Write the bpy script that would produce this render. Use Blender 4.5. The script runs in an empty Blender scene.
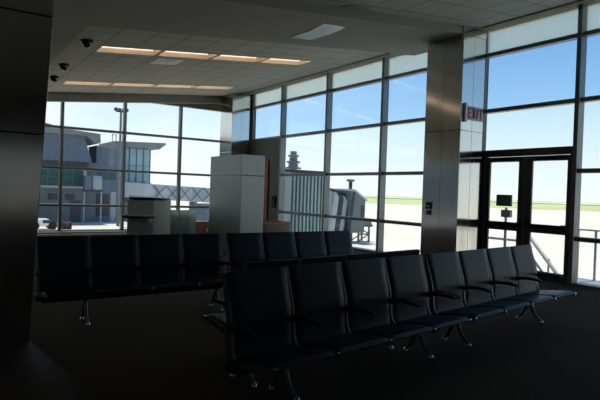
import bpy, bmesh, math, random
from mathutils import Vector, Matrix
random.seed(4)
sc = bpy.context.scene
COL = sc.collection
R = math.radians

# ------------------------------------------------------------------ materials
def new_mat(name):
    m = bpy.data.materials.new(name); m.use_nodes = True
    nt = m.node_tree; nt.nodes.clear()
    out = nt.nodes.new('ShaderNodeOutputMaterial')
    return m, nt, out

def pbr(name, col, rough=.5, metal=0, spec=.5, noise=0, scale=20, stretch=(1, 1, 1), bump=0, emit=None, estr=0):
    m, nt, out = new_mat(name)
    b = nt.nodes.new('ShaderNodeBsdfPrincipled')
    b.inputs['Base Color'].default_value = (*col, 1)
    b.inputs['Roughness'].default_value = rough
    b.inputs['Metallic'].default_value = metal
    b.inputs['Specular IOR Level'].default_value = spec
    if emit:
        b.inputs['Emission Color'].default_value = (*emit, 1)
        b.inputs['Emission Strength'].default_value = estr
    tc = nt.nodes.new('ShaderNodeTexCoord'); mp = nt.nodes.new('ShaderNodeMapping')
    mp.inputs['Scale'].default_value = stretch
    nt.links.new(tc.outputs['Object'], mp.inputs['Vector'])
    nz = nt.nodes.new('ShaderNodeTexNoise'); nz.inputs['Scale'].default_value = scale
    nz.inputs['Detail'].default_value = 4
    nt.links.new(mp.outputs['Vector'], nz.inputs['Vector'])
    if noise:
        rp = nt.nodes.new('ShaderNodeValToRGB')
        rp.color_ramp.elements[0].position = .25; rp.color_ramp.elements[1].position = .75
        rp.color_ramp.elements[0].color = (*[max(0, c * (1 - noise)) for c in col], 1)
        rp.color_ramp.elements[1].color = (*[min(1, c * (1 + noise)) for c in col], 1)
        nt.links.new(nz.outputs['Fac'], rp.inputs['Fac'])
        nt.links.new(rp.outputs['Color'], b.inputs['Base Color'])
    if bump:
        bp = nt.nodes.new('ShaderNodeBump'); bp.inputs['Strength'].default_value = bump
        bp.inputs['Distance'].default_value = .01
        nt.links.new(nz.outputs['Fac'], bp.inputs['Height'])
        nt.links.new(bp.outputs['Normal'], b.inputs['Normal'])
    nt.links.new(b.outputs['BSDF'], out.inputs['Surface'])
    return m

def glass(name, tint, gloss=.04, haze=0, hazecol=(.8, .85, .82)):
    m, nt, out = new_mat(name)
    t = nt.nodes.new('ShaderNodeBsdfTransparent'); t.inputs['Color'].default_value = (*tint, 1)
    sh = t.outputs['BSDF']
    if haze:
        d = nt.nodes.new('ShaderNodeBsdfTranslucent'); d.inputs['Color'].default_value = (*hazecol, 1)
        mx = nt.nodes.new('ShaderNodeMixShader'); mx.inputs['Fac'].default_value = haze
        nt.links.new(sh, mx.inputs[1]); nt.links.new(d.outputs['BSDF'], mx.inputs[2]); sh = mx.outputs['Shader']
    g = nt.nodes.new('ShaderNodeBsdfGlossy'); g.inputs['Roughness'].default_value = .02
    mx = nt.nodes.new('ShaderNodeMixShader'); mx.inputs['Fac'].default_value = gloss
    nt.links.new(sh, mx.inputs[1]); nt.links.new(g.outputs['BSDF'], mx.inputs[2])
    nt.links.new(mx.outputs['Shader'], out.inputs['Surface'])
    return m

def tile_mat():
    m, nt, out = new_mat('ceiling_tile')
    b = nt.nodes.new('ShaderNodeBsdfPrincipled'); b.inputs['Roughness'].default_value = .9
    b.inputs['Specular IOR Level'].default_value = .1
    tc = nt.nodes.new('ShaderNodeTexCoord')
    mp = nt.nodes.new('ShaderNodeMapping'); mp.inputs['Location'].default_value = (-.1, -.15, 0)
    br = nt.nodes.new('ShaderNodeTexBrick')
    br.offset = 0; br.offset_frequency = 1; br.squash = 1
    br.inputs['Scale'].default_value = 1
    br.inputs['Mortar Size'].default_value = .012
    br.inputs['Mortar Smooth'].default_value = .2
    br.inputs['Brick Width'].default_value = .6575
    br.inputs['Row Height'].default_value = .655
    br.inputs['Color1'].default_value = (.50, .49, .43, 1)
    br.inputs['Color2'].default_value = (.47, .46, .41, 1)
    br.inputs['Mortar'].default_value = (.20, .20, .18, 1)
    nt.links.new(tc.outputs['Object'], mp.inputs['Vector'])
    nt.links.new(mp.outputs['Vector'], br.inputs['Vector'])
    nt.links.new(br.outputs['Color'], b.inputs['Base Color'])
    nt.links.new(b.outputs['BSDF'], out.inputs['Surface'])
    return m

def wood_mat(name, c1, c2):
    m, nt, out = new_mat(name)
    b = nt.nodes.new('ShaderNodeBsdfPrincipled'); b.inputs['Roughness'].default_value = .4
    tc = nt.nodes.new('ShaderNodeTexCoord'); mp = nt.nodes.new('ShaderNodeMapping')
    mp.inputs['Scale'].default_value = (6, 6, .6)
    w = nt.nodes.new('ShaderNodeTexNoise'); w.inputs['Scale'].default_value = 4; w.inputs['Detail'].default_value = 5
    rp = nt.nodes.new('ShaderNodeValToRGB')
    rp.color_ramp.elements[0].color = (*c1, 1); rp.color_ramp.elements[1].color = (*c2, 1)
    rp.color_ramp.elements[0].position = .35; rp.color_ramp.elements[1].position = .65
    nt.links.new(tc.outputs['Object'], mp.inputs['Vector']); nt.links.new(mp.outputs['Vector'], w.inputs['Vector'])
    nt.links.new(w.outputs['Fac'], rp.inputs['Fac']); nt.links.new(rp.outputs['Color'], b.inputs['Base Color'])
    nt.links.new(b.outputs['BSDF'], out.inputs['Surface'])
    return m

M = {}
M['tile'] = tile_mat()
M['drywall'] = pbr('drywall', (.36, .35, .305), .9, spec=.1, noise=.04, scale=3)
M['wallpaint'] = pbr('wall_paint', (.10, .10, .095), .85, spec=.2, noise=.05, scale=2)
M['carpet'] = pbr('carpet', (.10, .076, .058), .95, spec=.05, noise=.5, scale=60, bump=.3)
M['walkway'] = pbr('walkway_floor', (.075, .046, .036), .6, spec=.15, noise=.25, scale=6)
M['steel'] = pbr('brushed_steel', (.62, .61, .58), .13, 1, noise=.07, scale=7, stretch=(14, 14, .4))
M['steel_pillar'] = pbr('satin_steel', (.43, .455, .445), .38, .75, noise=.06, scale=6, stretch=(10, 10, .5))
M['steel_desk'] = pbr('desk_steel', (.50, .57, .53), .38, .25, noise=.08, scale=8, stretch=(.6, .6, 9))
M['joint'] = pbr('dark_joint', (.02, .02, .02), .6)
M['seam'] = pbr('seam_grey', (.10, .10, .10), .5, .5)
M['landing'] = pbr('landing_plate', (.26, .30, .35), .6, .1, noise=.1)
M['sillmetal'] = pbr('dark_sill_grille', (.035, .04, .037), .6, .2, noise=.1)
M['frame'] = pbr('anodised_frame', (.19, .20, .195), .42, .75, noise=.05, scale=5)
M['doorframe'] = pbr('dark_door_frame', (.075, .075, .072), .45, .4, noise=.05, scale=5)
M['leather'] = pbr('black_leather', (.0125, .021, .030), .40, spec=.27, noise=.12, scale=40, bump=.08)
M['rib'] = pbr('seat_rib_metal', (.17, .17, .19), .42, .6, noise=.05)
M['cap'] = pbr('polished_cap', (.55, .55, .58), .2, 1, noise=.05)
M['armpad'] = pbr('arm_pad_rubber', (.012, .012, .012), .55, spec=.3, noise=.1)
M['blackmetal'] = pbr('black_metal', (.02, .02, .022), .4, .5, noise=.1)
M['legmetal'] = pbr('leg_aluminium', (.16, .16, .165), .35, 1, noise=.05)
M['wood'] = wood_mat('red_brown_wood', (.20, .06, .018), (.32, .11, .035))
M['darkwood'] = wood_mat('dark_brown_wood', (.07, .022, .012), (.13, .045, .022))
M['panel'] = pbr('grey_wall_panel', (.11, .12, .115), .6, .3, noise=.06, scale=2)
M['troughpaint'] = pbr('trough_cream_paint', (.80, .70, .58), .8, noise=.03)
M['lamp'] = pbr('warm_lamp_diffuser', (.9, .8, .7), .6, noise=.02, emit=(1, .86, .70), estr=1.1)
M['tube'] = pbr('warm_lamp_tube', (.9, .8, .7), .6, noise=.02, emit=(1, .80, .62), estr=4.0)
M['whiteplastic'] = pbr('white_plastic', (.85, .85, .83), .5, noise=.02)
M['lightpatch'] = pbr('painted_light_patch', (.34, .36, .345), .3, .7, noise=.06, scale=9)  # reflected light on the ceiling, put into a pale colour
M['blackdome'] = pbr('smoked_dome', (.006, .006, .006), .12, spec=.6, noise=.1)
M['redbrown'] = pbr('red_brown_plastic', (.06, .022, .018), .5, noise=.1)
M['red'] = pbr('exit_red', (.42, .02, .03), .5, noise=.03)
M['exitface'] = pbr('exit_acrylic', (.34, .50, .64), .35, noise=.02)
M['darkblack'] = pbr('matt_black', (.008, .008, .008), .6, noise=.1)
M['greytext'] = pbr('grey_print', (.08, .08, .08), .6, noise=.05)
M['greybox'] = pbr('grey_box_paint', (.30, .30, .29), .5, noise=.05)
M['galv'] = pbr('galvanised_rail', (.62, .64, .64), .5, .1, noise=.08)
M['clear'] = glass('clear_glass', (.94, .97, .97), .03)
M['blueglass'] = glass('blue_tinted_glass', (.74, .86, .975), .04)
M['darktint'] = glass('dark_tinted_glass', (.33, .34, .34), .04)
M['frost'] = glass('frosted_glass', (.75, .79, .765), .03, .30, (.80, .86, .80))
M['deskglass'] = glass('frosted_desk_glass', (.84, .92, .89), .05, .75, (.88, .97, .93))
# outdoors
M['apron'] = pbr('apron_concrete', (.72, .67, .57), .9, spec=.1, noise=.10, scale=.15)
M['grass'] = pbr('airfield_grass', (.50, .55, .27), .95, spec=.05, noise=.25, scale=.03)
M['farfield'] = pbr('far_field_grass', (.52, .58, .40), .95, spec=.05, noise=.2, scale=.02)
M['cladblue'] = pbr('blue_grey_cladding', (.115, .15, .21), .55, .2, noise=.08, scale=1, stretch=(3, 3, .3))
M['cladgrey'] = pbr('grey_cladding', (.13, .145, .16), .7, noise=.1, scale=1)
M['clad_light'] = pbr('light_grey_cladding', (.32, .36, .41), .6, noise=.08, scale=1)
M['roof'] = pbr('grey_roof_metal', (.20, .21, .22), .6, .2, noise=.08, scale=1)
M['greenglass'] = pbr('green_facade_glass', (.035, .10, .085), .4, 0, .25, noise=.2, scale=.8)
M['cabglass'] = pbr('pale_cab_glass', (.22, .42, .48), .15, 0, .8, noise=.15, scale=.6)
M['darkband'] = pbr('dark_fascia', (.035, .04, .05), .6, noise=.1)
M['bridge'] = pbr('jet_bridge_paint', (.40, .45, .49), .55, .1, noise=.08, scale=1)
M['corr'] = pbr('corridor_rib_metal', (.12, .16, .17), .45, .3, noise=.08)
M['corrglass'] = pbr('corridor_pale_glazing', (.42, .60, .60), .3, 0, .4, noise=.25, scale=1.2, stretch=(1.5, 1.5, .4))
M['white'] = pbr('vehicle_white', (.75, .75, .74), .4, noise=.03)
M['pink'] = pbr('vehicle_red', (.55, .08, .09), .4, noise=.05)
M['tyre'] = pbr('tyre_rubber', (.015, .015, .015), .8, noise=.1)
M['darkglass'] = pbr('dark_vehicle_glass', (.02, .03, .04), .1, noise=.1)
M['orange'] = pbr('safety_orange', (.75, .22, .04), .5, noise=.05)

# ------------------------------------------------------------------ mesh helpers
class MB:
    def __init__(s): s.v = []; s.f = []
    def add(s, vs, fs):
        n = len(s.v); s.v += [tuple(v) for v in vs]; s.f += [tuple(i + n for i in f) for f in fs]; return s
    def box(s, x0, x1, y0, y1, z0, z1):
        vs = [(x0, y0, z0), (x1, y0, z0), (x1, y1, z0), (x0, y1, z0), (x0, y0, z1), (x1, y0, z1), (x1, y1, z1), (x0, y1, z1)]
        return s.add(vs, [(3, 2, 1, 0), (4, 5, 6, 7), (0, 1, 5, 4), (1, 2, 6, 5), (2, 3, 7, 6), (3, 0, 4, 7)])
    def hexa(s, b, t):
        return s.add(list(b) + list(t), [(3, 2, 1, 0), (4, 5, 6, 7), (0, 1, 5, 4), (1, 2, 6, 5), (2, 3, 7, 6), (3, 0, 4, 7)])
    def prism(s, poly, a, b, axis='z'):
        def p(u, v, w): return {'z': (u, v, w), 'y': (u, w, v), 'x': (w, u, v)}[axis]
        n = len(poly)
        vs = [p(u, v, a) for u, v in poly] + [p(u, v, b) for u, v in poly]
        fs = [tuple(range(n))[::-1], tuple(range(n, 2 * n))] + [(i, (i + 1) % n, n + (i + 1) % n, n + i) for i in range(n)]
        return s.add(vs, fs)
    def tube(s, pts, r, seg=10):
        pts = [Vector(p) for p in pts]; rings = []
        for i, p in enumerate(pts):
            d = (pts[min(i + 1, len(pts) - 1)] - pts[max(i - 1, 0)]).normalized()
            a = d.cross(Vector((0, 0, 1)))
            if a.length < 1e-3: a = d.cross(Vector((1, 0, 0)))
            a.normalize(); b = d.cross(a)
            rr = r[i] if isinstance(r, (list, tuple)) else r
            rings.append([p + (a * math.cos(t) + b * math.sin(t)) * rr for t in [2 * math.pi * k / seg for k in range(seg)]])
        vs = [v for g in rings for v in g]; fs = []
        for i in range(len(rings) - 1):
            for k in range(seg):
                fs.append((i * seg + k, i * seg + (k + 1) % seg, (i + 1) * seg + (k + 1) % seg, (i + 1) * seg + k))
        fs.append(tuple(range(seg))[::-1]); fs.append(tuple(len(vs) - seg + k for k in range(seg)))
        return s.add(vs, fs)
    def lathe(s, prof, c=(0, 0, 0), seg=24):
        vs = []; fs = []
        for r, z in prof:
            for k in range(seg):
                t = 2 * math.pi * k / seg; vs.append((c[0] + r * math.cos(t), c[1] + r * math.sin(t), c[2] + z))
        for i in range(len(prof) - 1):
            for k in range(seg):
                fs.append((i * seg + k, i * seg + (k + 1) % seg, (i + 1) * seg + (k + 1) % seg, (i + 1) * seg + k))
        fs.append(tuple(range(seg))[::-1]); fs.append(tuple(len(vs) - seg + k for k in range(seg)))
        return s.add(vs, fs)
    def pad(s, prof, thick, x0, x1, nx=9, edge=.035):
        """upholstered slab: follows a (y,z) profile, rounded towards its four edges"""
        n = len(prof); P = [Vector((0, y, z)) for y, z in prof]; N = []
        for i in range(n):
            d = P[min(i + 1, n - 1)] - P[max(i - 1, 0)]
            N.append(Vector((0, -d.z, d.y)).normalized())
        L = [0]
        for i in range(1, n): L.append(L[-1] + (P[i] - P[i - 1]).length)
        xs = []
        w = x1 - x0
        for k in range(nx):
            t = k / (nx - 1); t = .5 - .5 * math.cos(math.pi * t); xs.append(x0 + w * t)
        top = []; bot = []
        for i in range(n):
            for x in xs:
                d = min(x - x0, x1 - x, L[i], L[-1] - L[i])
                q = min(1, d / edge); q = math.sqrt(max(0, 1 - (1 - q) ** 2))
                h = thick * (.25 + .75 * q) * .5
                c = P[i] + Vector((x, 0, 0)); top.append(c + N[i] * h); bot.append(c - N[i] * h)
        vs = top + bot; m = len(top); fs = []
        for i in range(n - 1):
            for k in range(nx - 1):
                a = i * nx + k
                fs.append((a, a + 1, a + nx + 1, a + nx)); fs.append((m + a, m + a + nx, m + a + nx + 1, m + a + 1))
        for i in range(n - 1):
            a = i * nx; fs.append((a, a + nx, m + a + nx, m + a)); a += nx - 1; fs.append((a + nx, a, m + a, m + a + nx))
        for k in range(nx - 1):
            fs.append((k + 1, k, m + k, m + k + 1)); a = (n - 1) * nx + k; fs.append((a, a + 1, m + a + 1, m + a))
        return s.add(vs, fs)
    def ribbon(s, prof, ws, hs, x):
        """rectangular-section rail following a (y,z) profile at a given x"""
        n = len(prof); P = [Vector((x, y, z)) for y, z in prof]; vs = []; fs = []
        for i in range(n):
            d = P[min(i + 1, n - 1)] - P[max(i - 1, 0)]
            N = Vector((0, -d.z, d.y)).normalized()
            w = ws[i] if isinstance(ws, list) else ws; h = hs[i] if isinstance(hs, list) else hs
            X = Vector((w / 2, 0, 0)); Nh = N * h / 2
            vs += [P[i] - X - Nh, P[i] + X - Nh, P[i] + X + Nh, P[i] - X + Nh]
        for i in range(n - 1):
            for k in range(4):
                fs.append((i * 4 + k, i * 4 + (k + 1) % 4, i * 4 + 4 + (k + 1) % 4, i * 4 + 4 + k))
        fs.append((3, 2, 1, 0)); fs.append(tuple(4 * n - 4 + k for k in range(4)))
        return s.add(vs, fs)
    def build(s, name, mat, parent=None, smooth=False, bevel=0, subsurf=0, loc=None):
        me = bpy.data.meshes.new(name); me.from_pydata(s.v, [], s.f); me.update()
        bm = bmesh.new(); bm.from_mesh(me); bmesh.ops.recalc_face_normals(bm, faces=bm.faces)
        if bevel:
            bmesh.ops.bevel(bm, geom=[e for e in bm.edges], offset=bevel, segments=2, profile=.5, affect='EDGES', clamp_overlap=True)
        bm.to_mesh(me); bm.free()
        me.materials.append(M[mat])
        if smooth:
            for p in me.polygons: p.use_smooth = True
            try: me.set_sharp_from_angle(angle=R(40))
            except Exception: pass
        o = bpy.data.objects.new(name, me); COL.objects.link(o)
        if loc: o.location = loc
        if parent: o.parent = parent
        return o

def tag(o, label=None, cat=None, group=None, kind=None):
    if label: o['label'] = label
    if cat: o['category'] = cat
    if group: o['group'] = group
    if kind: o['kind'] = kind
    return o

def empty(name, loc, label=None, cat=None, group=None, rz=0, kind=None):
    o = bpy.data.objects.new(name, None); COL.objects.link(o)
    o.location = loc; o.rotation_euler = (0, 0, rz); o.empty_display_size = .1
    return tag(o, label, cat, group, kind)

def children(o): return [c for c in bpy.data.objects if c.parent is o]
def copy_tree(o, parent=None):
    kids = list(o.children)
    c = o.copy(); COL.objects.link(c)
    if parent: c.parent = parent
    for k in kids: copy_tree(k, c)
    return c

def struct(mb, name, mat, **k):
    return tag(mb.build(name, mat, **k), kind='structure')

# ------------------------------------------------------------------ constants
W = 9.5          # inner plane of the glass wall on the right
YB = 18.2        # plane of the far window wall
SL = .11         # slope of the ceiling, rising to the right
def zc(x): return 5.04 - SL * (W - x)
Z1, Z2, Z3, Z4, Z5 = .835, 2.05, 3.31, 4.47, 5.0

# ------------------------------------------------------------------ floor, walls, ceiling
struct(MB().box(-9, W + .1, -9, YB + .1, -.3, 0), 'floor', 'carpet')
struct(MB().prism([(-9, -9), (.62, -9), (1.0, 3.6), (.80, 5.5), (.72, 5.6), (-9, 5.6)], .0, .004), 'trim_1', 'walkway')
for y0, y1 in ((-9.2, -7), (5.5, YB)): struct(MB().box(-9.2, -9, y0, y1, 0, 3.4), 'wall_left', 'wallpaint')
struct(MB().box(-9.2, -9, -7, 5.5, 0, .5).box(-9.2, -9, -7, 5.5, 2.7, 3.4), 'wall_left', 'wallpaint')
for x0, x1 in ((-9.2, -7), (5.5, W + .2)): struct(MB().box(x0, x1, -9.2, -9, 0, 5.4), 'wall_behind', 'wallpaint')
struct(MB().box(-7, 5.5, -9.2, -9, 0, .5).box(-7, 5.5, -9.2, -9, 2.7, 5.4), 'wall_behind', 'wallpaint')
struct(MB().box(-9.3, W + .7, -9.3, YB + .7, 5.42, 5.6), 'roof', 'drywall')
struct(MB().box(W - .04, W + .16, -9, YB + .2, Z5, 5.45), 'trim_2', 'drywall')          # head of the right glass wall
struct(MB().box(-9.2, W, YB - .04, YB + .16, Z4 + .03, 5.45), 'trim_3', 'drywall')        # head of the far glass wall
struct(MB().box(-9, W, YB - .12, YB + .12, 0, .05), 'baseboard_far', 'frame')
struct(MB().box(W - .12, W + .12, -9, 5.0, 0, .05), 'baseboard_right', 'frame')
struct(MB().box(W - .12, W + .12, 7.0, YB, 0, .05), 'baseboard_right', 'frame')

# sloped tile ceiling with openings for the light troughs
ROWS = [(11.05, 11.65, 2.72, 1.315), (15.62, 16.2, 2.93, 1.31)]
holes = [(x0 + k * p + .02, x0 + (k + 1) * p - .05, ya, yb) for ya, yb, x0, p in ROWS for k in range(4)]
XL, XR = 2.0, 9.2
def sheet(mb, x0, x1, y0, y1, dz=0, t=.03):
    b = [(x0, y0, zc(x0) + dz), (x1, y0, zc(x1) + dz), (x1, y1, zc(x1) + dz), (x0, y1, zc(x0) + dz)]
    mb.hexa(b, [(a, c, z + t) for a, c, z in b])
cb = MB()
ys = sorted({9.0, YB} | {h[2] for h in holes} | {h[3] for h in holes})
for a, b in zip(ys, ys[1:]):
    hs = sorted([h for h in holes if h[2] == a and h[3] == b])
    x = XL
    for h in hs:
        sheet(cb, x, h[0], a, b); x = h[1]
    sheet(cb, x, XR, a, b)
sheet(cb, -9, XR, -9, 7.0)
struct(cb, 'ceiling', 'tile')
db = MB()
sheet(db, -9, XR + .25, 6.95, 9.0, -.16, .28)          # beam bulkhead over the columns
sheet(db, -9, XL, 9.0, YB - .36, -.16, .28)                # bulkhead along the left side
struct(db, 'ceiling_bulkhead', 'drywall')
pm = MB()
sheet(pm, -9, 8.7, 17.85, YB - .14, -.27, .27)
struct(pm, 'trim_7', 'drywall')
struct(MB().box(-9, 8.7, 17.35, YB - .12, 0, .03), 'trim_8', 'sillmetal')
tb = MB()
tb.box(XR - .02, W, 9.0, YB, zc(XR) - .03, zc(XR) + .12); tb.box(XR - .02, W, -9, 6.9, zc(XR) - .03, zc(XR) + .12)
struct(tb, 'trim_4', 'drywall')

# ------------------------------------------------------------------ glass walls
wn = 0
def bay_right(y0, y1, rows, rails, zlo=0.05, ztop=Z5, mull=True):
    """one bay of the right glass wall from y0 to y1 (mullion at its near end)"""
    global wn; wn += 1
    root = empty('window_%d' % wn, (W, (y0 + y1) / 2, 0), kind='structure'); yc = (y0 + y1) / 2
    if mull: MB().box(-.16, .04, y0 - .04 - yc, y0 + .04 - yc, 0, ztop).build('mullion', 'frame', root, bevel=.006)
    for z in rails:
        MB().box(-.10, .04, y0 + .04 - yc, y1 - .04 - yc, z - .04, z + .04).build('transom', 'frame', root, bevel=.005)
    for a, b, m in rows:
        MB().box(-.006, .006, y0 + .03 - yc, y1 - .03 - yc, a, b).build('pane', m, root)
    return root
full = [(.05, Z1 - .04, 'clear'), (Z1 + .04, Z2 - .04, 'clear'), (Z2 + .04, Z3 - .04, 'clear'), (Z3 + .04, Z4 - .04, 'blueglass'), (Z4 + .04, Z5, 'frost')]
YM = [16.75, 14.7, 12.27, 9.95, 7.55]
bay_right(14.7, 16.75, full[3:], [Z3, Z4]); bay_right(12.27, 14.7, full, [Z1, Z2, Z3, Z4])
bay_right(9.95, 12.27, full, [Z1, Z2, Z3, Z4]); bay_right(7.55, 9.95, full, [Z1, Z2, Z3, Z4])
for y0, y1 in ((2.6, 4.97), (.2, 2.6)): bay_right(y0, y1, full, [Z1, Z2, Z3, Z4])
bay_right(4.97, 7.0, [(2.5, Z3 - .04, 'clear')] + full[3:], [Z3, Z4], mull=True)       # lights above the doors
struct(MB().box(W - .03, W + .1, -9, .16, 0, 5.0), 'wall_right', 'wallpaint')
struct(MB().box(W - .03, W + .1, 16.79, YB, 0, 5.0), 'wall_right', 'panel')
struct(MB().box(W - .02, W + .1, 7.0, 7.6, 0, 5.0), 'wall_right', 'panel')

def bay_far(x0, x1):
    global wn; wn += 1
    xc = (x0 + x1) / 2
    root = empty('window_%d' % wn, (xc, YB, 0), kind='structure')
    MB().box(x0 - .045 - xc, x0 + .045 - xc, -.12, .05, 0, Z4 + .03).build('mullion', 'frame', root, bevel=.006)
    for z in (Z1, 2.02, Z3, Z4):
        MB().box(x0 + .045 - xc, x1 - .045 - xc, -.09, .05, z - .04, z + .04).build('transom', 'frame', root, bevel=.005)
    zs = [.05, Z1, 2.02, Z3, Z4]
    for a, b in zip(zs, zs[1:]):
        MB().box(x0 + .04 - xc, x1 - .04 - xc, -.006, .006, a + .03, b - .03).build('pane', 'clear', root)
for x0, x1 in ((-8.5, -6.53), (-6.53, -4.56), (-4.56, -2.58), (-2.58, -.61), (-.61, 1.36), (1.36, 3.34), (3.34, 5.30), (5.30, 7.28), (7.28, 9.24)): bay_far(x0, x1)

def bay_plain(n, axis, a0, a1, fixed):
    global wn; wn += 1
    c = (a0 + a1) / 2; h = (a1 - a0) / 2
    root = empty('window_%d' % wn, (c, fixed, .5) if axis == 'x' else (fixed, c, .5), kind='structure', rz=0 if axis == 'x' else R(90))
    f = MB()
    for k in range(n + 1): x = -h + k * 2 * h / n; f.box(x - .04, x + .04, -.08, .05, 0, 2.2)
    f.box(-h, h, -.08, .05, 0, .06); f.box(-h, h, -.08, .05, 2.14, 2.2); f.build('frame', 'frame', root)
    MB().box(-h, h, -.006, .006, .05, 2.15).build('pane', 'darktint', root)
bay_plain(6, 'x', -7, 5.5, -9.1); bay_plain(6, 'y', -7, 5.5, -9.1)
# opaque bay by the jet bridge door
struct(MB().box(W - .05, W + .1, 14.74, 16.75, 0, Z3 - .05), 'wall_right', 'panel')
# ------------------------------------------------------------------ double exit door
dn = 0
fr = MB(); fr.box(W - .06, W + .06, 6.88, 7.02, 0, 2.5); fr.box(W - .05, W + .06, 5.0, 5.10, 0, 2.5); fr.box(W - .06, W + .06, 5.10, 6.88, 2.36, 2.5)
struct(fr, 'trim_5', 'doorframe', bevel=.006)
for k, (ya, yb) in enumerate(((6.0, 6.875), (5.105, 5.99))):
    dn += 1
    yc = (ya + yb) / 2; h = (yb - ya) / 2
    root = empty('door_%d' % dn, (W, yc, 0), kind='structure')
    f = MB()
    sa, sb = ((.135, .085), (.055, .14))[k]
    f.box(-.025, .025, -h, -h + sa, .01, 2.35); f.box(-.025, .025, h - sb, h, .01, 2.35)
    for a, b in ((.01, .16), (.88, 1.0), (2.25, 2.35)): f.box(-.025, .025, -h + sa, h - sb, a, b)
    f.build('leaf_frame', 'doorframe', root, bevel=.004)
    for a, b in ((.15, .89), (.99, 2.26)): MB().box(-.004, .004, -h + sa - .01, h - sb + .01, a, b).build('pane', 'clear', root)
    pb = MB(); pb.box(-.10, -.06, -h + .06, h - .06, .98, 1.05); pb.box(-.07, -.025, -h + .05, -h + .12, .97, 1.06); pb.box(-.07, -.025, h - .12, h - .05, .97, 1.06)
    pb.build('push_bar', 'blackmetal', root, bevel=.006)
    cl = MB().box(-.085, -.025, -.12, .22, 2.255, 2.325); cl.tube([(-.06, -.1, 2.33), (-.09, -.25, 2.335), (-.03, -.33, 2.34)], .01, 8)
    cl.build('door_closer', 'blackmetal', root)
struct(MB().box(W - .12, W + .1, 5.0, 7.0, 0, .012), 'trim_6', 'steel')   # threshold

# ------------------------------------------------------------------ steel columns
def column(name, x0, x1, y0, y1, top, label, taper=0, joints=(2.86,), g=.0008, head=False):
    root = empty(name, ((x0 + x1) / 2, (y0 + y1) / 2, 0), label, 'column')
    hx, hy = (x1 - x0) / 2, (y1 - y0) / 2
    zs = [0] + [z for z in joints if z < top] + [top]
    for a, b in zip(zs, zs[1:]):
        t0, t1 = taper * a, taper * b
        m = MB()
        for (u0, u1) in ((-1, 0), (0, 1)):
            q0 = [(-hx - (0 if not taper else 0), -hy, a + g)]
            e = .003
            lo = [(-hx, -hy), (hx + t0, -hy), (hx + t0, hy), (-hx, hy)]; hi = [(-hx, -hy), (hx + t1, -hy), (hx + t1, hy), (-hx, hy)]
        m.hexa([(x, y, a + g) for x, y in lo], [(x, y, b - g) for x, y in hi])
        m.build('cladding_panel', 'steel', root, bevel=.008)
    c = MB(); 
    lo = [(-hx + .012, -hy + .012), (hx - .012, -hy + .012), (hx - .012, hy - .012), (-hx + .012, hy - .012)]
    hi = [(x + (taper * top if x > 0 else 0), y) for x, y in lo]
    c.hexa([(x, y, 0) for x, y in lo], [(x, y, top) for x, y in hi]); c.build('core', 'joint', root)
    if head: MB().hexa([(-hx, -hy, top + .002), (hx, -hy, top + .002), (hx, -hy + .025, top + .002), (-hx, -hy + .025, top + .002)], [(-hx, -hy, zc(x0) - .004), (hx, -hy, zc(x0) - .004), (hx, -hy + .025, zc(x0) - .004), (-hx, -hy + .025, zc(x0) - .004)]).build('head_panel', 'steel', root)
    # vertical seams
    s = MB().box(-hx - .001, -hx + .003, -.0025, .0025, .02, top - .02); s.box(-.0025, .0025, -hy - .0015, -hy + .003, .02, top - .02)
    s.build('seam', 'seam', root)
    return root
column('steel_column', 8.65, 9.36, 6.92, 7.86, zc(8.65) - .165, 'tall brushed steel column standing beside the double glass doors', head=True)
column('steel_column', 8.70, 9.46, 16.92, 17.85, zc(8.7) - .005, 'far steel column in the corner where the two glass walls meet')
column('steel_column', -.40, .775, 5.5, 6.4, zc(-.4) - .165, 'wide dark steel column closest to the viewer at the left edge', taper=.044, joints=(1.96, 3.07), g=.003)

# ------------------------------------------------------------------ steel clad pillar, podium, wood pieces
r = empty('information_pillar', (6.26, 11.85, 0), 'freestanding steel clad pillar behind the back seats, lower than the columns', 'pillar')
MB().box(-.315, .315, -.85, .85, .0, 1.852).build('lower_cladding', 'steel_pillar', r, bevel=.01)
MB().box(-.315, .315, -.85, .85, 1.858, 2.35).build('upper_cladding', 'steel_pillar', r, bevel=.01)
MB().box(-.30, .30, -.83, .83, 1.83, 1.88).build('joint_strip', 'joint', r)

r = empty('gate_podium', (4.5, 13.2, 0), 'grey steel gate podium with dark slanted top in front of the far windows', 'podium')
MB().prism([(-.55, -.1), (.05, -.25), (.60, .0), (.60, .40), (-.38, .45)], 0, 1.18).build('body', 'steel_desk', r, bevel=.01)
MB().hexa([(-.52, -.12, 1.20), (.06, -.30, 1.20), (.56, -.05, 1.19), (-.34, .5, 1.20)], [(-.52, -.12, 1.245), (.06, -.30, 1.245), (.56, -.05, 1.225), (-.34, .5, 1.28)]).build('top', 'blackmetal', r)
MB().box(-.36, .45, .02, .38, 1.18, 1.205).build('top_support', 'blackmetal', r)
pts = []
sh = MB()
outer = [(-.66, -.10), (-.55, -.30), (-.30, -.42), (.0, -.40), (.10, -.26)]
sh.prism(outer + [(.04, -.245), (-.55, -.10)], .73, .79); sh.build('ledge', 'blackmetal', r)
rim = MB().tube([(x, y, .80) for x, y in outer], .022, 8).build('ledge_rim', 'galv', r)
MB().box(-.12, .02, -.34, -.26, .64, .73).build('ledge_bracket', 'cap', r, bevel=.006)

r = empty('counter_screen', (5.47, 13.25, 0), 'low frosted glass screen panel beside the gate podium', 'screen')
for k in range(3):
    MB().box(-.34 + k * .23, -.34 + k * .23 + .222, -.012, .012, .03, .93).build('glass_panel', 'deskglass', r)
p = MB()
for k in range(4): p.box(-.35 + k * .23 - .006, -.35 + k * .23 + .012, .012, .05, 0, .93)
p.box(-.35, .36, .012, .05, 0, .04); p.box(-.35, .36, .30, .34, 0, .9); p.build('post_frame', 'frame', r)

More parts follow.
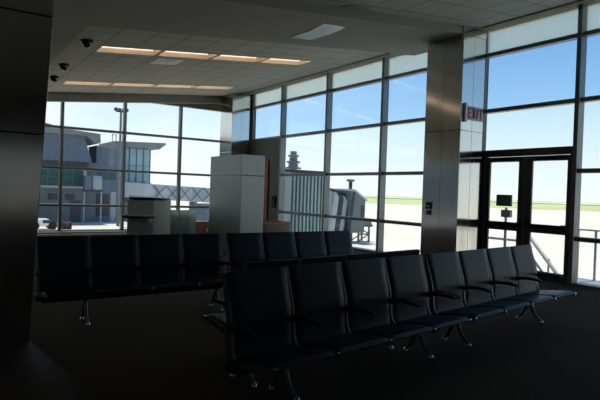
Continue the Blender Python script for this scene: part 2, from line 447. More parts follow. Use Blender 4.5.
r = empty('wooden_cabinet', (6.45, 14.2, 0), 'low orange brown wooden cabinet between podium screen and steel pillar', 'cabinet')
MB().box(-.5, .5, -.2, .25, .04, .53).build('body', 'wood', r, bevel=.006)
MB().box(-.52, .52, -.23, .27, .53, .57).build('top', 'wood', r, bevel=.006)
for k in (0, 1): 
    d = MB().box(-.48 + k * .49, -.01 + k * .49, -.218, -.2, .06, .51).build('door', 'wood', r, bevel=.004)
    MB().box(-.06 + k * .1 if k == 0 else .02, -.04 + k * .1 if k == 0 else .04, -.235, -.218, .28, .38).build('handle', 'cap', d)
MB().box(-.47, .47, -.17, .22, 0, .04).build('plinth', 'joint', r)

r = empty('wooden_counter', (8.9, 14.35, 0), 'low dark red wooden counter against the grey panel by the right glass wall', 'counter')
MB().box(-.45, .5, -.3, .3, .04, .50).build('body', 'darkwood', r, bevel=.006)
MB().box(-.47, .5, -.33, .32, .50, .55).build('top', 'wood', r, bevel=.008)
MB().box(-.42, .47, -.26, .27, 0, .04).build('plinth', 'joint', r)

r = empty('wooden_door_jamb', (W - .075, 15.7, 0), 'tall narrow red brown wooden panel on the grey wall behind the pillar', 'wood panel')
MB().box(-.025, .02, -.2, .2, 0, 2.58).build('board', 'wood', r, bevel=.004)
MB().box(-.028, -.024, -.19, -.17, .05, 2.55).build('edge_strip', 'darkwood', r)

r = empty('wall_telephone', (W - .055, 15.1, .95), 'small black telephone on the grey panel beside the wooden panel', 'telephone')
MB().box(-.06, 0, -.1, .1, 0, .40).build('body', 'blackmetal', r, bevel=.012)
hs_ = MB(); hs_.tube([(-.09, -.04, .06), (-.10, -.04, .12), (-.10, -.04, .28), (-.09, -.04, .34)], [.028, .018, .018, .028], 10); hs_.build('handset', 'darkblack', r, smooth=True)
kp = MB()
for i in range(3):
    for j in range(4): kp.box(-.066, -.06, .015 + i * .024, .032 + i * .024, .08 + j * .035, .105 + j * .035)
kp.build('keypad', 'greytext', r)

# alarm box on the column
r = empty('fire_alarm_pull', (8.648, 7.66, 1.12), 'small red brown alarm box on the side of the column by the doors', 'alarm')
MB().box(-.035, 0, -.065, .065, .12, .27).build('housing', 'redbrown', r, bevel=.008)
MB().box(-.03, 0, -.05, .05, 0, .10).build('lower_box', 'greybox', r, bevel=.006)
MB().box(-.045, -.035, -.045, .045, .17, .20).build('pull_handle', 'whiteplastic', r)

# EXIT sign
r = empty('exit_sign', (8.83, 6.90, 3.22), 'red lettered EXIT sign mounted on the steel column beside the doors', 'sign')
MB().box(-.10, -.04, -.03, .015, -.19, .19).build('bracket', 'whiteplastic', r, bevel=.005)
MB().box(-.04, .50, .004, .019, -.14, .14).build('panel', 'exitface', r)
def letters(mb, text, x0, z0, h, w, gap, y0, y1):
    t = h * .19
    x = x0
    for ch in text:
        if ch == 'E':
            mb.box(x, x + t, y0, y1, z0, z0 + h)
            for q in (0, .4, .8): mb.box(x + t, x + w, y0, y1, z0 + h * q, z0 + h * q + t)
        elif ch == 'X':
            for a, b in (((x, z0), (x + w, z0 + h)), ((x, z0 + h), (x + w, z0))):
                k = t * .62
                mb.hexa([(a[0] - 0, y0, a[1]), (a[0] + 2 * k, y0, a[1]), (a[0] + 2 * k, y1, a[1]), (a[0], y1, a[1])],
                        [(b[0] - 2 * k, y0, b[1]), (b[0], y0, b[1]), (b[0], y1, b[1]), (b[0] - 2 * k, y1, b[1])]) if a[0] < b[0] else None
        elif ch == 'I':
            mb.box(x, x + t * 1.1, y0, y1, z0, z0 + h); x += t * 1.1 + gap; continue
        elif ch == 'T':
            mb.box(x, x + w, y0, y1, z0 + h - t, z0 + h); mb.box(x + w / 2 - t / 2, x + w / 2 + t / 2, y0, y1, z0, z0 + h - t)
        x += w + gap
    return mb
letters(MB(), 'EXIT', .0, -.105, .21, .105, .04, -.004, .0035).build('lettering', 'red', r)

# ------------------------------------------------------------------ ceiling fixtures
ordn = ['leftmost', 'second', 'third', 'rightmost']
for ri, (ya, yb, x0, p) in enumerate(ROWS):
    for k in range(4):
        xa, xb = x0 + k * p + .02, x0 + (k + 1) * p - .05
        xc = (xa + xb) / 2
        lab = '%s warm light trough of the %s row in the tiled ceiling' % (
            {0: 'leftmost', 1: 'second from left', 2: 'third from left', 3: 'rightmost'}[k], 'nearer' if ri == 0 else 'farther')
        r = empty('ceiling_light', (xc, (ya + yb) / 2, zc(xc)), lab, 'ceiling light', 'light troughs in the tiled ceiling')
        hx, hy = (xb - xa) / 2, (yb - ya) / 2
        D = .16
        def Q(x, y, z): return (x, y, z + SL * x)
        h = MB()
        def wall(x0_, x1_, y0_, y1_, z0_, z1_):
            h.hexa([Q(x0_, y0_, z0_), Q(x1_, y0_, z0_), Q(x1_, y1_, z0_), Q(x0_, y1_, z0_)], [Q(x0_, y0_, z1_), Q(x1_, y0_, z1_), Q(x1_, y1_, z1_), Q(x0_, y1_, z1_)])
        wall(-hx, hx, -hy, -hy + .015, 0, D); wall(-hx, hx, hy - .015, hy, 0, D)
        wall(-hx, -hx + .015, -hy, hy, 0, D); wall(hx - .015, hx, -hy, hy, 0, D); wall(-hx, hx, -hy, hy, D, D + .02)
        h.build('housing', 'troughpaint', r)
        l = MB(); h = l
        wall(-hx + .02, hx - .02, hy - .035, hy - .017, (.100, .074)[ri], .15)
        l.build('diffuser', 'lamp', r)
        l = MB(); h = l
        wall(-hx + .04, hx - .04, -hy + .03, -hy + .09, D - .06, D - .01)
        l.build('lamp_tube', 'tube', r)
        t = MB(); h = t
        wall(-hx - .02, hx + .02, -hy - .02, -hy, -.012, .0); wall(-hx - .02, hx + .02, hy, hy + .02, -.012, 0)
        t.build('trim_rim', 'drywall', r)

for (x, y, lab) in ((2.36, 10.66, 'black dome camera on the ceiling nearest the beam, closest of three'),
                    (2.43, 13.2, 'black dome camera on the ceiling, middle one of three'),
                    (2.52, 14.9, 'black dome camera on the ceiling, farthest of three')):
    r = empty('dome_camera', (x, y, zc(x)), lab, 'security camera', 'dome cameras on the ceiling')
    MB().lathe([(.11, .005), (.115, -.03), (.10, -.05)], seg=24).build('base_ring', 'blackmetal', r, smooth=True)
    MB().lathe([(.09, -.05), (.085, -.085), (.065, -.12), (.035, -.14), (.006, -.145)], seg=24).build('dome', 'blackdome', r, smooth=True)

r = empty('air_diffuser', (4.45, 12.0, zc(4.45)), 'square white air diffuser in the ceiling between the light rows', 'air vent')
for i, (a, d) in enumerate(((.31, .0), (.24, .02), (.17, .04), (.10, .05))):
    m = MB()
    b = a - .05
    for (x0, x1, y0, y1) in ((-a, a, -a, -b), (-a, a, b, a), (-a, -b, -b, b), (b, a, -b, b)):
        m.hexa([(x0, y0, -.02 - d * .3 + SL * x0), (x1, y0, -.02 - d * .3 + SL * x1), (x1, y1, -.02 - d * .3 + SL * x1), (x0, y1, -.02 - d * .3 + SL * x0)],
               [(x0, y0, .0 + SL * x0), (x1, y0, .0 + SL * x1), (x1, y1, .0 + SL * x1), (x0, y1, .0 + SL * x0)])
    m.build('louvre_ring', 'whiteplastic', r)
r.location = (4.5, 12.17, zc(4.5))
MB().hexa([(-.30, -.30, -.008 - SL * .3), (.30, -.30, -.008 + SL * .3), (.30, .30, -.008 + SL * .3), (-.30, .30, -.008 - SL * .3)], [(-.30, -.30, -.001 - SL * .3), (.30, -.30, -.001 + SL * .3), (.30, .30, -.001 + SL * .3), (-.30, .30, -.001 - SL * .3)]).build('backing_plate', 'joint', r)

def ceil_light_patch(poly, dz, lab):  # thin pale sheet; outline and colour stand in for light reflected onto the ceiling
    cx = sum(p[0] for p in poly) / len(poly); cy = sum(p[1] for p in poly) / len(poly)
    r = empty('reflected_light_patch', (cx, cy, zc(cx) + dz), lab, 'painted light patch')
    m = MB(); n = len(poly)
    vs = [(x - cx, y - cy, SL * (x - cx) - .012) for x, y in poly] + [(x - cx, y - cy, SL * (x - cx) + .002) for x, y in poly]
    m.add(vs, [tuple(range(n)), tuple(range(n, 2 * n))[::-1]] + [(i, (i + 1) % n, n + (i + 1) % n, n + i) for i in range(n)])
    m.build('panel', 'lightpatch', r)  # no real panel: pale sheet standing in for reflected light
ceil_light_patch([(5.51, 8.45), (5.58, 7.89), (5.49, 7.38), (6.03, 7.42), (6.10, 7.95), (6.02, 8.51)], -.16, 'pale sheet standing in for a patch of reflected light on the ceiling beam')
ceil_light_patch([(5.44, 6.93), (5.56, 6.76), (5.98, 6.72), (6.0, 6.93)], 0, 'small pale sheet standing in for reflected light on the ceiling tiles before the beam')
r = empty('sprinkler_head', (3.9, 9.35, zc(3.9)), 'small white sprinkler cap on the ceiling just past the beam', 'sprinkler')
MB().lathe([(.05, .003), (.055, -.01), (.03, -.022), (.012, -.04), (.025, -.045)], seg=16).build('cap', 'whiteplastic', r, smooth=True)

# ------------------------------------------------------------------ tandem benches
PITCH = .5675
BACK = [(.425, .385), (.455, .43), (.462, .50), (.463, .58), (.475, .66), (.497, .74), (.522, .82), (.538, .89), (.545, .945)]
SEAT = [(.0, .418), (.03, .428), (.09, .425), (.18, .412), (.28, .396), (.36, .384), (.415, .388)]
RIB = [(.004, .416), (.09, .408), (.2, .394), (.33, .368), (.40, .358), (.452, .385), (.474, .45), (.476, .57), (.486, .66), (.508, .74), (.533, .82), (.549, .89), (.556, .94)]
def make_bench(loc, rz, label):
    root = empty('tandem_bench', loc, label, 'airport bench', 'black tandem benches', rz)
    L = 4 * PITCH
    for k in range(4):
        x0 = k * PITCH + .015; x1 = (k + 1) * PITCH - .015
        MB().pad(SEAT, .035, x0, x1, edge=.02).build('seat', 'leather', root, smooth=True)
        MB().pad(BACK, .032, x0, x1, edge=.02).build('backrest', 'leather', root, smooth=True)
    for k in range(5):
        x = k * PITCH + (.018 if k == 0 else -.018 if k == 4 else 0)
        n = len(RIB)
        hs = [.03, .04, .045, .05, .06, .075, .07, .05, .042, .038, .034, .03, .024]
        rb = MB().ribbon(RIB, .024, hs, x).build('rib', 'rib', root, smooth=True)
        MB().ribbon([(-.008, .416), (.022, .414)], .037, .034, x).build('end_cap', 'cap', rb, bevel=.006)
        am = MB(); xa = x + (-.010 if k == 0 else .010 if k == 4 else 0)
        AP = [(.475, .565), (.43, .584), (.36, .596), (.26, .600), (.19, .594), (.155, .580)]
        am.ribbon(AP, [.034, .042, .056, .06, .054, .034], [.05, .04, .03, .028, .026, .014], xa)
        if xa != x: am.box(min(x, xa), max(x, xa), .44, .48, .55, .585)
        am.build('armrest', 'armpad', root, smooth=True)
    bm_ = MB().tube([(.05, .42, .30), (L - .05, .42, .30)], .035, 14)
    for k in range(5):
        x = k * PITCH + (.018 if k == 0 else -.018 if k == 4 else 0); bm_.box(x - .03, x + .03, .36, .47, .30, .362)
    bm_.build('beam', 'blackmetal', root, smooth=True)
    for x in (.53, 2.2):
        lg = MB()
        lg.tube([(x, .46, .30), (x, .50, .22), (x, .44, .09), (x, .36, .022)], [.024, .021, .017, .014], 10)
        lg.tube([(x, .44, .30), (x, .55, .18), (x, .60, .07), (x, .64, .022)], [.024, .021, .017, .014], 10)
        lo = lg.build('leg', 'legmetal', root, smooth=True)
        MB().lathe([(.026, 0), (.028, .012), (.018, .03)], (x, .355, 0), 14).build('foot_glide', 'cap', lo, smooth=True)
        MB().lathe([(.026, 0), (.028, .012), (.018, .03)], (x, .645, 0), 14).build('foot_glide', 'cap', lo, smooth=True)
    return root
YAW = R(7.2); C0, S0 = math.cos(YAW), math.sin(YAW)
def along(s, y): return (1.694 + s * C0 - y * S0, 2.672 + s * S0 + y * C0, 0)
b0 = make_bench(along(0, 0), YAW, 'four seat black bench of the front row, nearest the viewer')
def bench_copy(loc, rz, label, sx=1):
    c = copy_tree(b0); c.location = loc; c.rotation_euler = (0, 0, rz); c.scale = (sx, 1, 1); c['label'] = label
    return c
bpy.context.view_layer.update()
bench_copy(along(2.33, 0), YAW, 'four seat black bench of the front row, closest to the glass doors')
bench_copy(along(2.65, 1.40), YAW + math.pi, 'bench facing away, back to back behind the nearest front bench')
bench_copy((.90, 5.55, 0), 0, 'four seat black bench of the back row beside the dark left column', .94)
bench_copy((3.12, 5.55, 0), R(2), 'four seat black bench of the back row in front of the steel pillar', .94)

# ------------------------------------------------------------------ outside: ground
G = -1.6
gr = MB().box(-500, 700, -400, 150, G - .5, G); struct(gr, 'apron', 'apron')
def band(d0, d1, z, name, mat):
    # a belt of grass lying square to the view through the right glass wall
    u = Vector((.715, .70, 0)); v = Vector((.70, -.715, 0))
    p = [u * d0 - v * 900, u * d0 + v * 900, u * d1 + v * 900, u * d1 - v * 900]
    struct(MB().prism([(q.x, q.y) for q in p], G - .4, z), name, mat)
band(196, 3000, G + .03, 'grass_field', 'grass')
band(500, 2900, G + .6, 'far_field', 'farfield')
struct(MB().box(W + .16, W + 1.45, 3.0, 8.4, -.35, -.06), 'landing', 'landing')

# guard rail on the landing
r = empty('guard_rail', (10.9, 4.4, -.06), 'grey metal guard rail on the landing right of the double doors', 'railing')
for y in (-1.3, -.2, .9, 1.25): MB().tube([(0, y, 0), (0, y, 1.0)], .025, 10).build('post', 'galv', r, smooth=True)
for z in (1.0, .8): MB().tube([(0, -1.35, z), (0, 1.27, z)], .024, 10).build('rail', 'galv', r, smooth=True)
m = MB().tube([(-1.1, 1.25, 1.0), (0, 1.25, 1.0)], .024, 10); m.build('rail', 'galv', r, smooth=True)

r = empty('outdoor_stair', (11.5, 7.9, G), 'grey metal stair with a sloping double bar handrail outside the double doors', 'stairs')
H0 = -.06 - G
st = MB()
for k in range(8):
    z = H0 - (k + 1) * H0 / 8.5
    st.box(-.42, .42, -.9 - k * .2, -.62 - k * .2, z - .03, z)
st.build('treads', 'galv', r)
MB().box(-.5, .5, -.62, .4, H0 - .08, H0).build('top_platform', 'galv', r)
for sx in (-.45, .45):
    MB().hexa([(sx - .02, -.62, H0 - .2), (sx + .02, -.62, H0 - .2), (sx + .02, -2.4, 0), (sx - .02, -2.4, 0)], [(sx - .02, -.62, H0), (sx + .02, -.62, H0), (sx + .02, -2.4, .2), (sx - .02, -2.4, .2)]).build('stringer', 'galv', r)
    if sx > 0: continue
    h_ = MB().tube([(sx, .35, H0 + 1.0), (sx, -.85, H0 + 1.0), (sx, -2.3, .92)], .042, 10)
    h_.tube([(sx, .35, H0 + .62), (sx, -.85, H0 + .62), (sx, -2.3, .54)], .03, 8)
    h_.build('handrail', 'galv', r, smooth=True)
    for y in (.3, -.8, -1.55, -2.25):
        zb = H0 if y > -.6 else H0 + (y + .62) * .83
        zt = H0 + 1.0 if y > -.85 else H0 + 1.0 + (y + .85) * 1.0
        MB().tube([(sx, y, zb - .05), (sx, y, zt)], .022, 8).build('baluster', 'galv', r, smooth=True)
for sx in (-.45, .45):
    for y in (.3,): MB().box(sx - .03, sx + .03, y - .03, y + .03, 0, H0 - .08).build('support_post', 'galv', r)

r = empty('reader_post', (10.3, 6.93, -.06), 'black sign panel above a grey box on a post outside the door', 'post')
MB().tube([(0, 0, 0), (0, 0, 1.38)], .03, 10).build('post', 'galv', r, smooth=True)
MB().box(-.05, .05, -.12, .10, 1.17, 1.33).build('control_box', 'greybox', r, bevel=.01)
sg = MB().box(-.03, .03, -.12, .24, 1.41, 1.66).build('sign_panel', 'darkblack', r, bevel=.006)
MB().lathe([(.10, 0), (.10, .015), (.03, .02)], (0, 0, 0), 16).build('base_plate', 'galv', r)
r = empty('handrail_post', (10.3, 6.62, -.06), 'thin grey bollard post outside the left door leaf', 'post')
MB().tube([(0, 0, 0), (0, 0, .95), (0, 0, .98)], [.022, .022, .01], 10).build('post', 'galv', r, smooth=True)
MB().lathe([(.07, 0), (.07, .012), (.025, .018)], (0, 0, 0), 16).build('base_plate', 'galv', r)

# ------------------------------------------------------------------ outside right: corridor and jet bridge
r = empty('glazed_corridor', (10.72, 16.3, 0), 'ribbed green glass corridor outside the right windows leading to the jet bridge', 'corridor')
MB().box(-.95, .95, -1.1, 1.1, -.3, -.05).build('floor_slab', 'cladgrey', r)
MB().box(-.93, .93, -1.06, 1.06, -.05, 2.18).build('glazing', 'corrglass', r)
rb = MB()
for k in range(13):
    x = -.93 + k * 1.86 / 12; rb.box(x - .018, x + .018, -1.1, -1.06, -.05, 2.18)
for k in range(13):
    y = -1.06 + k * 2.12 / 12; rb.box(.93, .97, y - .018, y + .018, -.05, 2.18)
rb.build('rib_screen', 'corr', r)
MB().box(-1.0, 1.0, -1.16, 1.16, 2.18, 2.28).build('roof', 'darkband', r)
MB().box(-.95, -.62, -1.13, -1.10, -.05, 2.18).build('end_panel', 'bridge', r)
for sx in (-.8, .8):
    for sy in (-.9, .9): MB().box(sx - .06, sx + .06, sy - .06, sy + .06, G, -.3).build('leg', 'corr', r)

r = empty('jet_bridge', (21.6, 26.0, G), 'grey jet bridge with a slanted cab on the apron outside the right windows', 'jet bridge')
def pr(name, mat, poly, y0, y1, par=None): return MB().prism(poly, y0, y1, 'y').build(name, mat, par or r)
tun = pr('tunnel', 'bridge', [(-1.25, .35), (.1, .15), (.1, 2.95), (-1.2, 3.35)], .3, 7.0)
pr('tunnel_roof', 'darkband', [(-1.35, 3.35), (.2, 2.95), (.2, 3.1), (-1.35, 3.5)], .2, 7.0)
for k in range(4):
    a = -1.15 + k * .33
    pr('bellows_fold', 'darkband' if k % 2 else 'bridge', [(a, .5 + .05 * k), (a + .28, .45), (a + .62, 2.9 - .12 * k), (a + .34, 3.2 - .12 * k)], .02 - .03 * k, .3)
cab = pr('cab', 'corr', [(.1, .65), (1.28, .65), (1.3, 2.7), (.3, 3.3), (.1, 3.3)], -.4, 1.6)
pr('cab_window', 'darkglass', [(.95, 1.5), (1.24, 1.5), (1.25, 2.3), (.95, 2.45)], -.43, -.4, cab)
pr('cab_roof', 'bridge', [(.0, 3.3), (.3, 3.3), (1.32, 2.68), (1.40, 2.74), (.34, 3.42), (.0, 3.42)], -.5, 1.7)
pr('cab_frame', 'darkband', [(-.1, .6), (.06, .6), (.42, 3.2), (.26, 3.25)], -.46, -.41)
MB().tube([(.6, .3, 3.1), (.6, .3, 3.95)], .12, 10).build('exhaust_stack', 'darkband', r, smooth=True)
MB().box(.42, .78, .12, .48, 3.9, 4.05).build('stack_cap', 'corr', r)
for x in (-1.0, -.2): MB().box(x - .12, x + .12, .6, .9, .0, .5).build('leg', 'corr', r)
tr = MB()
for x in (1.25, 2.15):
    for y in (.1, .8): tr.box(x - .05, x + .05, y - .05, y + .05, 0, 1.0)
for z0, z1, d in ((.05, .5, 1), (.5, .98, -1)):
    for y in (.1, .8):
        xa, xb = (1.25, 2.15) if d > 0 else (2.15, 1.25); tr.tube([(xa, y, z0), (xb, y, z1)], .04, 6)
for z in (.5,): tr.box(1.25, 2.15, .05, .15, z - .04, z + .04)
tr.build('lift_truss', 'corr', r)
MB().box(1.05, 2.35, -.05, .95, 1.0, 1.12).build('lift_platform', 'darkband', r)
MB().box(2.2, 2.26, -.05, .95, 1.12, 1.5).build('lift_rail', 'galv', r)

r = empty('radar_tower', (26.9, 40.0, G), 'stacked grey tower top rising behind the glazed corridor', 'tower')
MB().lathe([(.35, 0), (.35, 5.2)], seg=14).build('mast', 'cladgrey', r, smooth=True)
for k, (z, q) in enumerate(((5.2, .75), (5.75, .62), (6.3, .5))):
    MB().lathe([(q, z), (q, z + .14), (q * .6, z + .2), (q * .6, z + .5)], seg=16).build('platform_ring', 'corr' if k != 1 else 'cladgrey', r)

# ------------------------------------------------------------------ outside left: pier building, tower, bridge
r = empty('pier_building', (9.0, 46.0, G), 'blue grey airport pier with green window band outside the far windows', 'building')
dp = 9.0
def bb(name, mat, x0, x1, y0, y1, z0, z1, par=None, b=0): return MB().box(x0 - 9, x1 - 9, y0, y1, z0 - G, z1 - G).build(name, mat, par or r, bevel=b)
bb('lower_wall', 'cladgrey', -60, 10.4, .3, dp, G, 1.2)
bb('sill_band', 'clad_light', -60, 10.45, .0, dp, 1.2, 1.38)
bb('window_band', 'greenglass', -60, 10.2, .15, dp, 1.38, 2.85)
mu = MB()
for k in range(76):
    x = -58.7 + k * .92; mu.box(x - .03 - 9, x + .03 - 9, .08, .16, 1.38 - G, 2.85 - G)
mu.box(-69, 1.2, .08, .16, 2.1 - G, 2.14 - G)
mu.build('mullions', 'corr', r)
bb('corner_post', 'clad_light', 10.2, 10.45, .05, dp, 1.38, 2.85)
bb('fascia', 'darkband', -60, 10.5, .05, dp, 2.85, 3.4)
up = MB().prism([(-69, 3.4 - G), (1.85, 3.4 - G), (1.3, 5.1 - G), (1.3, 5.6 - G), (-69, 5.75 - G)], 0, dp, 'y').build('upper_wall', 'cladblue', r)
MB().prism([(-69, 5.78 - G), (1.2, 5.5 - G), (2.0, 4.95 - G), (2.35, 5.0 - G), (2.3, 5.75 - G), (-.5, 5.95 - G), (-2, 6.3 - G), (-69, 6.5 - G)], -.6, dp + .5, 'y').build('roof', 'roof', r)
for x in (7.6, 8.9): bb('dark_vent', 'darkband', x, x + .7, .24, .32, .25, .75)
bb('lower_rail', 'clad_light', -60, 10.4, .2, .32, -.2, -.05)
bb('ground_door', 'darkband', 9.3, 10.1, .24, .32, G, .2)

bb('corner_block', 'cladgrey', 10.52, 11.3, .5, dp, G, 3.4)
r = empty('link_building', (12.3, 46.5, G), 'grey blue flat block joining the pier to the tower', 'building')
MB().box(-.9, .9, .4, 3.2, 0, 6.35).build('wall', 'cladblue', r)
MB().box(-.93, .95, .3, 3.3, 6.35, 6.5).build('roof', 'roof', r)
for x in (-.8, -.25, .3): MB().box(x, x + .45, .34, .42, 3.6, 4.3).build('window', 'greenglass', r)
MB().box(-.8, .2, .33, .41, .5, 2.4).build('recess_panel', 'darkband', r)
MB().box(.35, .8, .33, .41, .0, 2.6).build('tall_panel', 'clad_light', r)
tk = MB().tube([(0, 0, 0), (0, 0, 2.6)], .05, 8)
r2 = empty('service_unit', (10.9, 44.6, G), 'pale cylindrical service unit on legs beside the pier wall', 'tank')
MB().lathe([(.38, 2.75), (.42, 2.8), (.42, 3.8), (.36, 3.88)], (0, 0, 0), 18).build('tank_body', 'clad_light', r2, smooth=True)
MB().box(-.95, -.45, -.3, .3, 2.7, 3.85).build('side_box', 'cladblue', r2)
MB().box(-1.0, .5, -.4, .4, 2.6, 2.72).build('platform', 'darkband', r2)
for x in (-.9, .4): MB().tube([(x, 0, 0), (x, 0, 2.6)], .06, 8).build('leg', 'clad_light', r2, smooth=True)

r = empty('control_cab', (15.5, 50.0, G), 'glass control cab with overhanging flat roof outside the far windows', 'tower')
MB().box(-1.75, 1.85, .3, 4.2, 0, 3.55).build('base_wall', 'clad_light', r)
MB().box(-1.6, 1.65, .2, 4.0, 3.55, 6.7).build('glazing', 'cabglass', r)
mm = MB()
for k in range(6): 
    x = -1.62 + k * .655; mm.box(x - .04, x + .04, .12, .22, 3.55, 6.7)
mm.box(-1.62, 1.7, .12, .22, 4.55, 4.63); mm.box(-1.62, 1.7, .12, .22, 5.05, 5.11)
mm.build('mullions', 'cladblue', r)
MB().prism([(-1.9, 6.7), (2.3, 6.75), (2.9, 7.25), (2.9, 7.4), (-2.0, 7.2)], -.6, 4.8, 'y').build('roof', 'roof', r)
fr_ = MB()
for x in (-1.85, -1.5): fr_.box(x - .03, x + .03, .5, .56, 7.1, 7.9)
fr_.box(-1.88, -1.47, .5, .56, 7.84, 7.9); fr_.build('roof_frame', 'cladblue', r)

r = empty('boarding_bridge', (14.2, 48.0, G), 'long pale boarding bridge with cross braces stretching right of the control cab', 'boarding bridge')
MB().hexa([(0, 0, 2.1), (8.8, .3, 1.75), (8.8, 2.4, 1.75), (0, 2.1, 2.1)], [(0, 0, 3.5), (8.8, .3, 3.2), (8.8, 2.4, 3.2), (0, 2.1, 3.5)]).build('tunnel', 'bridge', r)
xb = MB()
for k in range(5):
    x = 2.6 + k * 1.25
    xb.tube([(x, -.04, 1.95), (x + 1.15, -.04, 3.2)], .05, 6); xb.tube([(x, -.04, 3.25), (x + 1.15, -.04, 1.95)], .05, 6)
xb.build('cross_brace', 'cladblue', r)
MB().box(.0, 2.4, -.05, .3, 1.75, 2.1).build('underside_beam', 'darkband', r)
for x in (2.6, 7.0):
    MB().box(x - .2, x + .2, .5, 1.5, 0, 2.0).build('leg', 'cladgrey', r)

r = empty('apron_light_mast', (11.95, 42.0, G), 'tall apron light mast with a lamp cluster outside the far windows', 'light pole')
MB().tube([(0, 0, 0), (0, 0, 8.9)], [.12, .08], 10).build('mast', 'cladgrey', r, smooth=True)
MB().box(-.38, .38, -.06, .06, 8.85, 8.95).build('crossarm', 'darkband', r)
for x in (-.42, -.14, .16, .42): MB().box(x - .1, x + .1, -.22, .08, 8.88 + .1 * abs(x), 9.12 + .1 * abs(x)).build('lamp_head', 'darkband', r, bevel=.02)

def vehicle(name, loc, L, Wd, H, mat, label, cat, rz=0):
    r = empty(name, loc, label, cat, None, rz)
    MB().prism([(-L / 2, .25), (L / 2, .25), (L / 2, H * .55), (L * .3, H * .6), (L * .18, H), (-L / 2, H)], -Wd / 2, Wd / 2, 'y').build('body', mat, r, bevel=.04)
    MB().prism([(L * .29, H * .62), (L * .19, H * .93), (-L * .05, H * .93), (-L * .05, H * .62)], -Wd / 2 - .02, Wd / 2 + .02, 'y').build('window', 'darkglass', r)
    for sx in (-.32, .32):
        for sy in (-1, 1):
            w = MB(); c = (sx * L, sy * (Wd / 2 - .08))
            w.prism([(c[0] + .28 * math.cos(t), .28 + .28 * math.sin(t)) for t in [2 * math.pi * k / 14 for k in range(14)]], c[1] - .1, c[1] + .1, 'y').build('wheel', 'tyre', r)
    return r
vehicle('service_cart', (6.2, 39.5, G), 1.7, 1.2, .72, 'white', 'low white service cart half hidden behind the dark left column', 'cart')
vehicle('baggage_tug', (7.62, 39.0, G), .6, .5, .5, 'pink', 'small red baggage tug on the sunlit apron below the pier', 'tug', R(90))
vehicle('service_truck', (19.3, 41.0, G), 2.2, 1.6, 1.9, 'cladblue', 'blue service truck on the apron left of the steel pillar', 'truck', R(15))
# ------------------------------------------------------------------ sun and sky
sun = bpy.data.lights.new('sun', 'SUN'); sun.energy = 4.7; sun.angle = R(.6); sun.color = (1, .95, .86)
so = bpy.data.objects.new('sun', sun); COL.objects.link(so)
sd = Vector((-.02, .42, 1.15)).normalized()          # towards the sun
so.rotation_euler = (-sd).to_track_quat('-Z', 'Y').to_euler(); so.location = (0, 30, 40)

w = bpy.data.worlds.new('sky'); sc.world = w; w.use_nodes = True
nt = w.node_tree; nt.nodes.clear()
out = nt.nodes.new('ShaderNodeOutputWorld'); bg = nt.nodes.new('ShaderNodeBackground')
tc = nt.nodes.new('ShaderNodeTexCoord'); sp = nt.nodes.new('ShaderNodeSeparateXYZ')
nt.links.new(tc.outputs['Generated'], sp.inputs['Vector'])
rp = nt.nodes.new('ShaderNodeValToRGB'); e = rp.color_ramp
e.elements[0].position = .0; e.elements[0].color = (1.15, 1.2, 1.2, 1)
e.elements[1].position = .6; e.elements[1].color = (.10, .22, .50, 1)
for p_, c in ((.06, (.98, 1.08, 1.14)), (.12, (.78, 1.0, 1.12)), (.20, (.55, .80, 1.02)), (.32, (.30, .52, .85))):
    q = e.elements.new(p_); q.color = (*c, 1)
nt.links.new(sp.outputs['Z'], rp.inputs['Fac'])
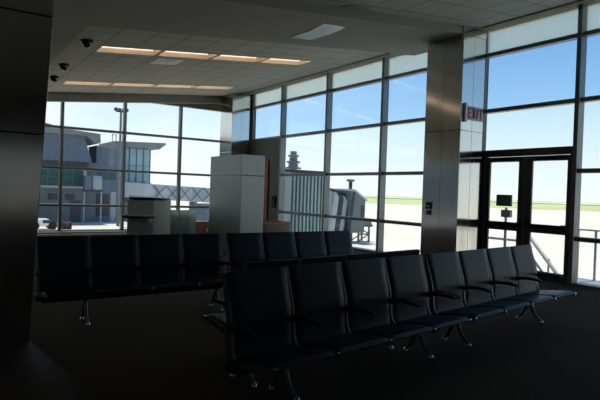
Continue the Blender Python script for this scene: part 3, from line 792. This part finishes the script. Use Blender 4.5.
# brighter, hazier towards the sun
dt = nt.nodes.new('ShaderNodeVectorMath'); dt.operation = 'DOT_PRODUCT'
dt.inputs[1].default_value = (-.50, .86, .1)
nt.links.new(tc.outputs['Generated'], dt.inputs[0])
mr = nt.nodes.new('ShaderNodeMapRange'); mr.inputs[1].default_value = .2; mr.inputs[2].default_value = .95; mr.inputs[3].default_value = 0; mr.inputs[4].default_value = 1
nt.links.new(dt.outputs['Value'], mr.inputs[0])
nz = nt.nodes.new('ShaderNodeTexNoise'); nz.inputs['Scale'].default_value = 3.2; nz.inputs['Detail'].default_value = 5
mp = nt.nodes.new('ShaderNodeMapping'); mp.inputs['Scale'].default_value = (1, 1, 3)
nt.links.new(tc.outputs['Generated'], mp.inputs['Vector']); nt.links.new(mp.outputs['Vector'], nz.inputs['Vector'])
cr = nt.nodes.new('ShaderNodeMapRange'); cr.inputs[1].default_value = .35; cr.inputs[2].default_value = .62; cr.inputs[3].default_value = .35; cr.inputs[4].default_value = 1
nt.links.new(nz.outputs['Fac'], cr.inputs[0])
ml = nt.nodes.new('ShaderNodeMath'); ml.operation = 'MULTIPLY'
nt.links.new(mr.outputs[0], ml.inputs[0]); nt.links.new(cr.outputs[0], ml.inputs[1])
mx = nt.nodes.new('ShaderNodeMix'); mx.data_type = 'RGBA'
nt.links.new(ml.outputs[0], mx.inputs['Factor'])
nt.links.new(rp.outputs['Color'], mx.inputs[6]); mx.inputs[7].default_value = (1.22, 1.25, 1.25, 1)
nt.links.new(mx.outputs[2], bg.inputs['Color']); bg.inputs['Strength'].default_value = 1.0
nt.links.new(bg.outputs['Background'], out.inputs['Surface'])

# ------------------------------------------------------------------ camera
cd = bpy.data.cameras.new('camera'); cam = bpy.data.objects.new('camera', cd); COL.objects.link(cam)
cd.sensor_width = 36; cd.lens = 36 * 530 / 600; cd.clip_end = 5000
yaw, pit, rol = R(34.78), R(-.826), R(1.937)
fw = Vector((math.sin(yaw) * math.cos(pit), math.cos(yaw) * math.cos(pit), math.sin(pit)))
rt = Vector((math.cos(yaw), -math.sin(yaw), 0)); upv = rt.cross(fw)
r2 = rt * math.cos(rol) + upv * math.sin(rol); u2 = -rt * math.sin(rol) + upv * math.cos(rol)
mat = Matrix((r2, u2, -fw)).transposed().to_4x4(); mat.translation = (0, 0, 1.5)
cam.matrix_world = mat
sc.camera = cam
vs = sc.view_settings
sc.display_settings.display_device = 'sRGB'
vs.view_transform = 'Standard'; vs.look = 'None'; vs.exposure = 0; vs.gamma = 1; vs.use_curve_mapping = False
sc.cycles.max_bounces = 10; sc.cycles.transparent_max_bounces = 24; sc.cycles.diffuse_bounces = 5
sc.cycles.sample_clamp_indirect = 6
